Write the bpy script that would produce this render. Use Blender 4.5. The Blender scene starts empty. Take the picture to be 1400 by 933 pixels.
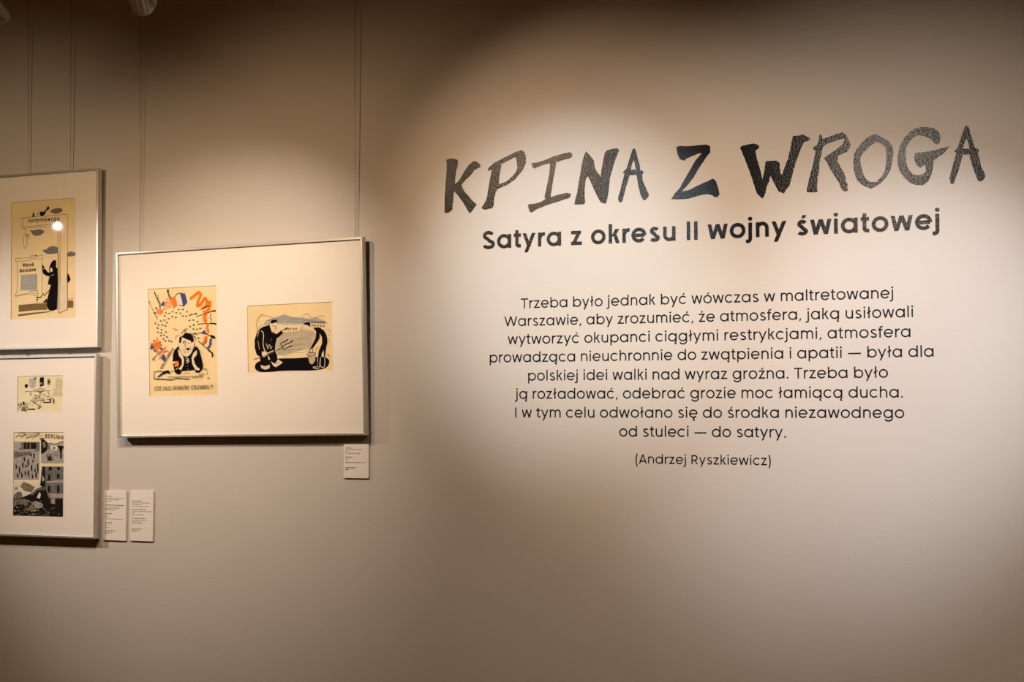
import bpy, bmesh, math, random
from mathutils import Vector, Matrix, Euler
from mathutils.geometry import tessellate_polygon
random.seed(4)
R = math.radians
SC = bpy.context.scene
COL = SC.collection

# ---------------------------------------------------------------- camera
CAM = Vector((0, -3.6, 1.6)); F = 2000.0; YAW = R(21.3); PIT = R(2.77)
DIR = Vector((-math.sin(YAW)*math.cos(PIT), math.cos(YAW)*math.cos(PIT), math.sin(PIT)))
RGT = Vector((math.cos(YAW), math.sin(YAW), 0)); UPV = RGT.cross(DIR)
cd = bpy.data.cameras.new('camera'); cd.sensor_width = 36; cd.lens = 36*F/1400; cd.clip_start = .05
cam = bpy.data.objects.new('camera', cd); COL.objects.link(cam)
cam.location = CAM
cam.rotation_euler = Matrix((RGT, UPV, -DIR)).transposed().to_euler()
SC.camera = cam

# ---------------------------------------------------------------- light, exposure
SC.view_settings.view_transform = 'Standard'; SC.view_settings.look = 'None'
SC.view_settings.exposure = 0.0; SC.view_settings.gamma = 1; SC.view_settings.use_curve_mapping = False
W = bpy.data.worlds.new('world'); SC.world = W; W.use_nodes = True
W.node_tree.nodes['Background'].inputs[0].default_value = (.5, .42, .34, 1)
W.node_tree.nodes['Background'].inputs[1].default_value = .02
WARM = (1, .80, .60); NEUT = (1, .86, .72)
# every lamp on the track: lens position, aim point, watts, beam degrees, blend, colour
LAMPS = [
 dict(p=(-2.225, -1.020, 2.465), t=(-2.000, 0, 1.600), w=23.4, a=120.0, b=1.0, c=(1.000, 0.666, 0.385)),   # visible whole at the left edge, wide beam over the left half
 dict(p=(-1.875, -0.983, 2.470), t=(-2.246, 0, 1.715), w=48.6, a=65.1, b=1.0, c=(1.000, 0.861, 0.721)),   # visible cut by the top edge, aimed back at the two-drawing frame
 dict(p=(-2.800, -1.194, 2.450), t=(-3.112, 0, 1.637), w=27.1, a=108.7, b=1.0, c=(1.000, 0.732, 0.447)),   # above the left frames
 dict(p=(-3.643, -1.017, 2.290), t=(-2.703, 0, 1.553), w=60.6, a=51.5, b=1.0, c=(1.000, 0.919, 0.883)),   # beyond the left edge
 dict(p=(-1.801, -1.337, 2.486), t=(-1.187, 0, 2.028), w=59.1, a=52.5, b=1.0, c=(1.000, 0.699, 0.456)),   # over the start of the headline
 dict(p=(-1.195, -1.345, 2.431), t=(-1.251, 0, 1.949), w=75.6, a=40.7, b=1.0, c=(0.739, 0.885, 1.000)),   # over the headline
 dict(p=(-0.580, -1.330, 2.443), t=(-0.476, 0, 1.431), w=68.3, a=98.9, b=1.0, c=(1.000, 0.818, 0.651)),   # over the right half
 dict(p=(0.150, -1.431, 2.423), t=(-0.441, 0, 1.699), w=113.2, a=40.0, b=1.0, c=(0.879, 0.890, 1.000)),   # beyond the right end of the headline
]

# ---------------------------------------------------------------- helpers
def at(px, py, off=0.0):
    """wall point (X, Z) that stands `off` in front of the wall and projects to photo pixel px,py"""
    v = DIR + RGT*((px-700)/F) - UPV*((py-466.5)/F)
    t = (3.6-off)/v.y
    return v.x*t, 1.6+v.z*t

def mat(name, col, rough=.6, metal=0, spec=.5, bump=0, bscale=200, noise=0, nscale=30, coat=0):
    m = bpy.data.materials.new(name); m.use_nodes = True
    nt = m.node_tree; b = nt.nodes['Principled BSDF']
    b.inputs['Base Color'].default_value = (*col, 1); b.inputs['Roughness'].default_value = rough
    b.inputs['Metallic'].default_value = metal; b.inputs['Specular IOR Level'].default_value = spec
    b.inputs['Coat Weight'].default_value = coat
    tc = nt.nodes.new('ShaderNodeTexCoord')
    if noise:
        n = nt.nodes.new('ShaderNodeTexNoise'); n.inputs['Scale'].default_value = nscale; n.inputs['Detail'].default_value = 4
        nt.links.new(tc.outputs['Object'], n.inputs['Vector'])
        r = nt.nodes.new('ShaderNodeMapRange')
        r.inputs['From Min'].default_value = .3; r.inputs['From Max'].default_value = .7
        r.inputs['To Min'].default_value = 1-noise; r.inputs['To Max'].default_value = 1+noise*.6
        nt.links.new(n.outputs['Fac'], r.inputs['Value'])
        mx = nt.nodes.new('ShaderNodeMix'); mx.data_type = 'RGBA'; mx.blend_type = 'MULTIPLY'
        mx.inputs['Factor'].default_value = 1; mx.inputs[6].default_value = (*col, 1)
        cb = nt.nodes.new('ShaderNodeCombineColor')
        for i in range(3): nt.links.new(r.outputs[0], cb.inputs[i])
        nt.links.new(cb.outputs[0], mx.inputs[7]); nt.links.new(mx.outputs[2], b.inputs['Base Color'])
    if bump:
        n = nt.nodes.new('ShaderNodeTexNoise'); n.inputs['Scale'].default_value = bscale; n.inputs['Detail'].default_value = 3
        nt.links.new(tc.outputs['Object'], n.inputs['Vector'])
        bp = nt.nodes.new('ShaderNodeBump'); bp.inputs['Strength'].default_value = bump; bp.inputs['Distance'].default_value = .002
        nt.links.new(n.outputs['Fac'], bp.inputs['Height']); nt.links.new(bp.outputs[0], b.inputs['Normal'])
    return m

M = {}
M['wall'] = mat('wall_paint', (.52, .475, .425), .8, spec=.12, bump=.22, bscale=150, noise=.035, nscale=2.2)
M['other_wall'] = mat('plain_wall_paint', (.66, .42, .10), .8, bump=.1, noise=.03, nscale=2)
M['ceiling'] = mat('ceiling_paint', (.66, .42, .10), .8, noise=.03)
M['floor'] = mat('wood_floor', (.58, .32, .06), .45, noise=.3, nscale=6)
M['vinyl'] = mat('black_vinyl', (.004, .004, .005), .26, spec=.14, bump=.30, bscale=240)
M['body_vinyl'] = mat('black_text_vinyl', (.004, .003, .003), .6, spec=.12)
M['alu'] = mat('brushed_aluminium', (.62, .59, .54), .38, metal=.75, noise=.05, nscale=300)
M['mount'] = mat('mount_board_paper', (.84, .765, .69), .9, spec=.1, bump=.05, bscale=400, noise=.02, nscale=5)
M['bevel'] = mat('mount_bevel_core', (.62, .52, .40), .9, spec=.1, noise=.02)
M['back'] = mat('frame_backing', (.25, .2, .15), .9, noise=.1)
M['paper'] = mat('aged_paper', (.84, .66, .38), .85, spec=.15, noise=.07, nscale=9)
M['paper_pale'] = mat('pale_aged_paper', (.82, .71, .47), .85, spec=.15, noise=.06, nscale=12)
M['black'] = mat('black_ink', (.005, .004, .005), .8, spec=.05, noise=.2, nscale=60)
M['orange'] = mat('orange_ink', (.85, .20, .02), .8, spec=.1, noise=.12, nscale=60)
M['blue'] = mat('blue_ink', (.05, .08, .28), .8, spec=.1, noise=.2, nscale=60)
M['white'] = mat('white_ink', (.74, .66, .52), .8, spec=.1, noise=.05)
M['skin'] = mat('cream_ink', (.76, .62, .42), .8, spec=.1, noise=.05)
M['grey'] = mat('grey_ink', (.17, .165, .155), .8, spec=.1, noise=.1, nscale=80)
M['wash'] = mat('pale_grey_wash', (.46, .44, .40), .8, spec=.1, noise=.18, nscale=90)
M['wash2'] = mat('thin_grey_wash', (.56, .47, .34), .8, spec=.1, noise=.14, nscale=70)
M['brown'] = mat('brown_ink', (.20, .13, .055), .8, spec=.1, noise=.12, nscale=80)
M['sepia'] = mat('sepia_line_ink', (.16, .11, .07), .8, spec=.1, noise=.2, nscale=80)
M['ph1'] = mat('photo_print_light_grey', (.42, .37, .33), .6, noise=.5, nscale=200)
M['ph2'] = mat('photo_print_mid_grey', (.17, .15, .13), .7, noise=.75, nscale=150)
M['ph3'] = mat('photo_print_dark', (.012, .010, .008), .8, spec=.1, noise=.7, nscale=150)
M['ph4'] = mat('photo_print_rubble', (.24, .18, .11), .7, noise=.8, nscale=260)
M['card'] = mat('label_card', (.72, .655, .59), .8, spec=.2, noise=.02)
M['cardtext'] = mat('label_print', (.10, .085, .075), .8, spec=.1, noise=.1)
M['wire'] = mat('steel_wire', (.30, .25, .20), .4, metal=.8, noise=.1)
M['lampwhite'] = mat('lamp_white_enamel', (.70, .62, .54), .4, noise=.03)
M['lampdark'] = mat('lamp_black_plastic', (.03, .025, .02), .5, noise=.1)
m = M['lens'] = bpy.data.materials.new('lit_lens'); m.use_nodes = True
b = m.node_tree.nodes['Principled BSDF']
b.inputs['Emission Color'].default_value = (1, .9, .75, 1); b.inputs['Emission Strength'].default_value = 15
m = M['glass'] = bpy.data.materials.new('picture_glass'); m.use_nodes = True
nt = m.node_tree; nt.nodes.clear()
o_ = nt.nodes.new('ShaderNodeOutputMaterial'); mx = nt.nodes.new('ShaderNodeMixShader'); fr = nt.nodes.new('ShaderNodeMath'); ge = nt.nodes.new('ShaderNodeNewGeometry'); vd = nt.nodes.new('ShaderNodeVectorMath'); vd.operation = 'DOT_PRODUCT'
tr = nt.nodes.new('ShaderNodeBsdfTransparent'); gl = nt.nodes.new('ShaderNodeBsdfGlossy')
gl.inputs['Roughness'].default_value = .02
# thin-pane reflectance, the same from both sides: .04 + .96 (1-|cos|)^5
nt.links.new(ge.outputs['Incoming'], vd.inputs[0]); nt.links.new(ge.outputs['Normal'], vd.inputs[1])
def mth(op, a, b=None):
    n = nt.nodes.new('ShaderNodeMath'); n.operation = op; nt.links.new(a, n.inputs[0])
    if b is not None: n.inputs[1].default_value = b
    return n.outputs[0]
ab = mth('ABSOLUTE', vd.outputs['Value']); neg = mth('MULTIPLY', ab, -1.0); om = mth('ADD', neg, 1.0); pw = mth('POWER', om, 5.0)
fr.operation = 'MULTIPLY_ADD'; nt.links.new(pw, fr.inputs[0]); fr.inputs[1].default_value = .96; fr.inputs[2].default_value = .04
tr.inputs[0].default_value = (.99, .99, .985, 1)
nt.links.new(fr.outputs[0], mx.inputs[0]); nt.links.new(tr.outputs[0], mx.inputs[1]); nt.links.new(gl.outputs[0], mx.inputs[2])
nt.links.new(mx.outputs[0], o_.inputs[0])

def link_mesh(name, verts, faces, mats, parent=None, mi=None, smooth=False, loc=None):
    me = bpy.data.meshes.new(name); me.from_pydata(verts, [], faces)
    for k in (mats if isinstance(mats, (list, tuple)) else [mats]): me.materials.append(M[k])
    if mi: me.polygons.foreach_set('material_index', mi)
    if smooth: me.polygons.foreach_set('use_smooth', [True]*len(me.polygons))
    me.update()
    o = bpy.data.objects.new(name, me); COL.objects.link(o)
    if parent: o.parent = parent
    if loc: o.location = loc
    return o

def bmobj(name, bm, mats, parent=None, smooth=False, loc=None):
    me = bpy.data.meshes.new(name); bm.to_mesh(me); bm.free()
    for k in (mats if isinstance(mats, (list, tuple)) else [mats]): me.materials.append(M[k])
    if smooth: me.polygons.foreach_set('use_smooth', [True]*len(me.polygons))
    o = bpy.data.objects.new(name, me); COL.objects.link(o)
    if parent: o.parent = parent
    if loc: o.location = loc
    return o

def box(bm, x0, x1, y0, y1, z0, z1):
    r = bmesh.ops.create_cube(bm, size=1, matrix=Matrix.Translation(((x0+x1)/2, (y0+y1)/2, (z0+z1)/2)) @ Matrix.Diagonal((x1-x0, y1-y0, z1-z0, 1)))
    return r['verts']

def tag(o, label=None, cat=None, group=None, kind=None):
    for k, v in (('label', label), ('category', cat), ('group', group), ('kind', kind)):
        if v: o[k] = v
    return o

def empty(name, loc, rot=(0, 0, 0)):
    o = bpy.data.objects.new(name, None); o.location = loc; o.rotation_euler = rot; o.empty_display_size = .05
    COL.objects.link(o); return o

# 2-D shapes -> flat or slightly raised meshes lying in X-Z and facing -Y
class Flat:
    def __init__(s): s.v = []; s.f = []; s.mi = []; s.y = 0.0; s.k = 0
    def poly(s, loops, mi=0, th=0.0):
        """loops: outer ring and holes, as (x, z)"""
        loops = [list(l) for l in loops]
        base = len(s.v); pts = [p for l in loops for p in l]
        tri = tessellate_polygon([[Vector((x, z, 0)) for x, z in l] for l in loops])
        s.k += 1; y = s.y-th-(s.k % 5)*3e-5*(th > 0)
        s.v += [(x, y, z) for x, z in pts]
        for t in tri:
            a, b_, c = (pts[i] for i in t)
            cr = (b_[0]-a[0])*(c[1]-a[1])-(b_[1]-a[1])*(c[0]-a[0])
            t = t if cr > 0 else (t[0], t[2], t[1])
            s.f.append(tuple(base+i for i in t)); s.mi.append(mi)
        if th:
            b2 = len(s.v); s.v += [(x, s.y, z) for x, z in pts]; k = 0
            for l in loops:
                n = len(l)
                for i in range(n):
                    j = (i+1) % n
                    s.f.append((base+k+i, b2+k+i, b2+k+j, base+k+j)); s.mi.append(mi)
                k += n
    def line(s, pts, w, mi=0, th=0.0):
        pts = [Vector(p) for p in pts]
        q = [pts[0]]
        for p in pts[1:]:
            if (p-q[-1]).length > 1e-7: q.append(p)
        pts = q
        if len(pts) < 2: return
        L = []; Rr = []; n = len(pts)
        for i in range(n):
            d0 = (pts[i]-pts[i-1]).normalized() if i > 0 else None
            d1 = (pts[i+1]-pts[i]).normalized() if i < n-1 else None
            if d0 is None: d0 = d1
            if d1 is None: d1 = d0
            n0 = Vector((-d0.y, d0.x)); n1 = Vector((-d1.y, d1.x)); mm = n0+n1
            if mm.length < .3: mm = n0.copy(); k = 1
            else:
                mm.normalize(); k = min(1/max(mm.dot(n0), .25), 3.2)
            L.append(pts[i]+mm*(w/2*k)); Rr.append(pts[i]-mm*(w/2*k))
        s.k += 1; y = s.y-th-(s.k % 5)*3e-5*(th > 0); b = len(s.v)
        for l, r in zip(L, Rr): s.v += [(l.x, y, l.y), (r.x, y, r.y)]
        for i in range(n-1):
            a = b+2*i; s.f.append((a, a+1, a+3, a+2)); s.mi.append(mi)
        if th:
            c = len(s.v)
            for l, r in zip(L, Rr): s.v += [(l.x, s.y, l.y), (r.x, s.y, r.y)]
            for i in range(n-1):
                a = b+2*i; d = c+2*i
                s.f += [(a, a+2, d+2, d), (a+1, d+1, d+3, a+3)]; s.mi += [mi, mi]
            a = b; d = c; s.f.append((a, d, d+1, a+1)); s.mi.append(mi)
            a = b+2*n-2; d = c+2*n-2; s.f.append((a, a+1, d+1, d)); s.mi.append(mi)
    def build(s, name, mats, parent=None, loc=None):
        return link_mesh(name, s.v, s.f, mats, parent, s.mi, loc=loc)

def arc(cx, cy, rx, ry, a0, a1, n=18):
    return [(cx+rx*math.cos(R(a0+(a1-a0)*i/n)), cy+ry*math.sin(R(a0+(a1-a0)*i/n))) for i in range(n+1)]
def spline(P, n=5):
    out = []
    for i in range(len(P)-1):
        p0 = P[max(i-1, 0)]; p1 = P[i]; p2 = P[i+1]; p3 = P[min(i+2, len(P)-1)]
        for k in range(n):
            t = k/n
            out.append(tuple(.5*((2*p1[j])+(-p0[j]+p2[j])*t+(2*p0[j]-5*p1[j]+4*p2[j]-p3[j])*t*t+(-p0[j]+3*p1[j]-3*p2[j]+p3[j])*t**3) for j in (0, 1)))
    out.append(tuple(P[-1])); return out

# ---------------------------------------------------------------- geometric sans lettering, 1000 units to the em
def glyph(ch, w):
    """-> advance, list of ('s', path) strokes and ('p', polygon)"""
    h = w/2; X = 550; S = []
    st = lambda x, y0, y1: S.append(('s', [(x, y0), (x, y1)]))
    ln = lambda *p: S.append(('s', list(p)))
    def bowl(cx): S.append(('s', arc(cx, 275, 279-h, 284-h, 0, 360, 30)))
    def dg(x0, y0, x1, y1):           # diagonal with level ends, x = stroke centre
        L = math.hypot(x1-x0, y1-y0); k = h*L/abs(y1-y0)
        S.append(('p', [(x0-k, y0), (x0+k, y0), (x1+k, y1), (x1-k, y1)]))
    def disk(x, y, r): S.append(('p', arc(x, y, r, r, 0, 345, 15)))
    def acute(x, y0=612): S.append(('p', [(x-40, y0), (x-40+w*.95, y0), (x+45+w*.75, y0+118), (x+45-w*.3, y0+118)]))
    def ogo(x): S.append(('s', spline([(x, 20), (x-62, -60), (x-72, -120), (x-40, -160), (x+18, -158)])))
    base = {'ą': 'a', 'ę': 'e', 'ó': 'o', 'ć': 'c', 'ś': 's', 'ź': 'z', 'ż': 'z', 'ł': 'l', 'Ó': 'O', 'Ż': 'Z', 'Ł': 'L'}.get(ch, ch)
    a = 500; c = base
    if c == ' ': a = 262
    elif c == 'o': bowl(318); a = 636
    elif c in 'ad': bowl(320); st(606-h, 0, X if c == 'a' else 742); a = 678
    elif c == 'b': bowl(358); st(72+h, 0, 742); a = 678
    elif c == 'p': bowl(358); st(72+h, -200, X); a = 678
    elif c == 'q': bowl(320); st(606-h, -200, X); a = 678
    elif c == 'g':
        bowl(320); rx = 262-h
        S.append(('s', [(606-h, X)]+arc(606-h-rx, -8, rx, 218-h, 0, -158))); a = 678
    elif c == 'c': S.append(('s', arc(318, 275, 279-h, 284-h, 43, 317, 24))); a = 598
    elif c == 'e':
        S.append(('s', arc(318, 275, 279-h, 284-h, -3, 322, 28))); ln((40+h, 268), (596-h, 268)); a = 636
    elif c in 'nh':
        rx = (526-72-w)/2; ry = 235-h
        st(72+h, 0, X if c == 'n' else 742)
        S.append(('s', arc(299, 560-h-ry, rx, ry, 180, 0, 16)+[(526-h, 0)])); a = 596
    elif c == 'u':
        rx = (526-72-w)/2; ry = 235-h
        S.append(('s', [(72+h, X)]+arc(297, h-10+ry, rx, ry, 180, 360, 16))); st(526-h, 0, X); a = 598
    elif c == 'm':
        st(72+h, 0, X)
        for x0, x1 in ((72+h, 452), (452, 832-h)):
            rx = (x1-x0)/2; ry = 215-h
            S.append(('s', arc((x0+x1)/2, 560-h-ry, rx, ry, 180, 0, 14)+[(x1, 0)]))
        a = 902
    elif c == 'r':
        st(72+h, 0, X); S.append(('s', arc(72+h+240-h, 558-h-225, 240-h, 225, 180, 92, 10)+[(345, 557-h)])); a = 368
    elif c == 'i': st(122, 0, X); disk(122, 690, 26+w*.38); a = 244
    elif c == 'l': st(122, 0, 742); a = 244
    elif c == 'j': S.append(('s', [(124, X)]+arc(124-90, -205+h+95, 90, 95, 0, -90, 8)+[(-30, -205+h)])); disk(124, 690, 26+w*.38); a = 246
    elif c == 'k':
        st(72+h, 0, 742); dg(400, X, 72+w*1.3, 268); dg(440-w*.2, 0, 72+w*1.4+60, 320); a = 512
    elif c == 't': S.append(('s', [(150, 686)]+arc(225, 75+h, 75, 75, 180, 270, 6)+[(305, h)])); ln((25, X-h), (300, X-h)); a = 345
    elif c == 'f': S.append(('s', [(140, 0), (140, 600)]+arc(235, 600, 95, 148-h, 180, 95, 8)+[(300, 747-h)])); ln((25, X-h), (285, X-h)); a = 322
    elif c == 's': S.append(('s', arc(258, 408, 172-h, 152-h, 22, 248, 16)+arc(258, 139, 196-h, 149-h, 68, -156, 16))); a = 500
    elif c == 'z': ln((48, X-h), (446-w*.2, X-h)); ln((42, h), (455, h)); dg(50+w*.62, 0+w*.3, 440-w*.62, X-w*.3); a = 498
    elif c == 'v': dg(30+h, X, 272, 0); dg(515-h, X, 272, 0); a = 545
    elif c == 'y': dg(30+h, X, 282, 0+20); dg(530-h, X, 197-h*.5, -200); a = 556
    elif c == 'w': dg(28+h, X, 212, 0); dg(384, X, 212, 0); dg(384, X, 560, 0); dg(744-h, X, 560, 0); a = 772
    elif c == 'T': ln((28, 698-h), (542, 698-h)); st(285, 0, 698); a = 570
    elif c == 'I': st(132, 0, 698); a = 264
    elif c == 'W': dg(28+h, 698, 270, 0); dg(490, 698, 270, 0); dg(490, 698, 712, 0); dg(952-h, 698, 712, 0); a = 980
    elif c == 'A': dg(330, 698, 30+h, 0); dg(330, 698, 632-h, 0); ln((130, 185), (532, 185)); a = 662
    elif c == 'R':
        st(76+h, 0, 698); ln((76, 698-h), (330, 698-h)); ln((76, 310), (330, 310))
        S.append(('s', arc(330, 504-h*.5, 205-h, 194-h*.5, 90, -90, 14))); dg(330, 320, 540-h, 0); a = 612
    elif c == 'S': S.append(('s', arc(306, 522, 225-h, 186-h, 18, 250, 18)+arc(306, 177, 256-h, 187-h, 70, -160, 18))); a = 605
    elif c == 'B': st(76+h, 0, 698); S.append(('s', [(76, 698-h), (300, 698-h)]+arc(300, 528, 160-h, 170-h, 90, -90, 10)+[(76, 358)])); S.append(('s', [(76, 358), (320, 358)]+arc(320, 179+h*.5, 190-h, 179-h*.5, 90, -90, 10)+[(76, h)])); a = 580
    elif c == 'C': S.append(('s', arc(370, 349, 330-h, 359-h, 40, 320, 20))); a = 690
    elif c == 'D': S.append(('s', [(76+h, h), (76+h, 698-h), (260, 698-h)]+arc(260, 349, 340-h, 349-h, 90, -90, 18)+[(76, h)])); a = 680
    elif c == 'E': st(76+h, 0, 698); ln((76, h), (450, h)); ln((76, 698-h), (450, 698-h)); ln((76, 355), (430, 355)); a = 520
    elif c == 'J': S.append(('s', [(360-h, 698)]+arc(200, 160, 160-h, 165-h, 0, -170, 10))); a = 430
    elif c == 'K': st(76+h, 0, 698); dg(490, 698, 110+h, 300); dg(510, 0, 220, 400); a = 580
    elif c == 'L': st(76+h, 0, 698); ln((76, h), (420, h)); a = 450
    elif c == 'M': st(76+h, 0, 698); st(760-h, 0, 698); dg(100+h, 698, 418, 120); dg(736-h, 698, 418, 120); a = 836
    elif c == 'N': st(76+h, 0, 698); st(600-h, 0, 698); dg(76+w*.8, 698, 600-w*.8, 0); a = 676
    elif c == 'O': S.append(('s', arc(385, 349, 345-h, 359-h, 0, 360, 30))); a = 770
    elif c == 'U': S.append(('s', [(70+h, 698)]+arc(335, 265, 265-h, 275-h, 180, 360, 14)+[(600-h, 698)])); a = 670
    elif c == 'Y': dg(20+h, 698, 300, 300); dg(580-h, 698, 300, 300); st(300, 0, 320); a = 600
    elif c == 'Z': ln((40, 698-h), (520, 698-h)); ln((40, h), (530, h)); dg(50+w*.6, 10, 515-w*.6, 690); a = 570
    elif c == '?': S.append(('s', spline([(70, 540), (100, 640), (220, 700-h), (370, 640), (380, 500), (250, 380), (230, 200)]))); disk(230, 50, h*1.3); a = 460
    elif c == '.': disk(120, 34+w*.12, 26+w*.36); a = 250
    elif c == ',': S.append(('p', [(105, 92), (105+w*1.05, 92), (105+w*.25, -95), (62, -95)])); a = 250
    elif c == '—': ln((60, 275), (830, 275)); a = 890
    elif c == '(': S.append(('s', arc(460, 270, 330, 720, 137, 223, 12))); a = 320
    elif c == ')': S.append(('s', arc(-140, 270, 330, 720, 43, -43, 12))); a = 320
    if ch in 'ćśźó': acute({'ć': 330, 'ś': 262, 'ź': 252, 'ó': 320}[ch])
    if ch == 'ż': disk(248, 680, 26+w*.36)
    if ch == 'ł':
        S = [(k, [(x+32, y) for x, y in p]) for k, p in S]; ln((50, 330), (262, 462)); a = 308
    if ch in 'ąę': ogo(576 if ch == 'ą' else 400)
    if ch == 'Ó': acute(385, 740)
    if ch == 'Ż': disk(280, 790, h)
    if ch == 'Ł': ln((10, 280), (250, 440))
    return a, S

def measure(txt, w, track=0): return sum(glyph(c, w)[0]+track for c in txt)
def lay(fl, txt, x, z, sx, sz, w, mi=0, th=0.0, track=0, rot=0.0):
    ca, sa = math.cos(rot), math.sin(rot); pen = 0
    for c in txt:
        a, S = glyph(c, w)
        for kind, P in S:
            if kind == 'p': fl.poly([[(x+(pen+u)*sx*ca-v*sz*sa, z+v*sz*ca+(pen+u)*sx*sa) for u, v in P]], mi, th)
            else:
                Q = [(x+(pen+u)*sx*ca-v*sz*sa, z+v*sz*ca+(pen+u)*sx*sa) for u, v in P]
                fl.line(Q, w*((sz*.6+sx*.4) if sx > .7*sz else (sz*.35+sx*.65)), mi, th)
        pen += a+track
    return pen

# ================================================================ the room
def room():
    def struct(name, b, m, label):
        bm = bmesh.new(); box(bm, *b); o = bmobj(name, bm, m); tag(o, label, None, None, 'structure'); return o
    struct('wall_back', (-5.2, 2.4, 0, .15, 0, 3.3), 'wall', 'grey-beige painted gallery wall with the lettering and pictures')
    struct('wall_left', (-5.35, -5.2, -6, .15, 0, 3.3), 'other_wall', 'plain side wall')
    struct('wall_right', (2.4, 2.55, -6, .15, 0, 3.3), 'other_wall', 'plain side wall')
    struct('wall_front', (-5.35, 2.55, -6.15, -6, 0, 3.3), 'other_wall', 'plain wall behind the camera')
    struct('floor', (-5.35, 2.55, -6.15, .15, -.1, 0), 'floor', 'brown wooden floor')
    struct('ceiling', (-5.35, 2.55, -6.15, .15, 3.3, 3.4), 'ceiling', 'painted ceiling')
    struct('baseboard_back', (-5.2, 2.4, -.015, 0, 0, .08), 'other_wall', 'skirting board')
    struct('trim_1', (-5.2, 2.4, -.028, 0, 3.22, 3.24), 'alu', 'picture hanging rail under the ceiling')
room()

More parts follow.
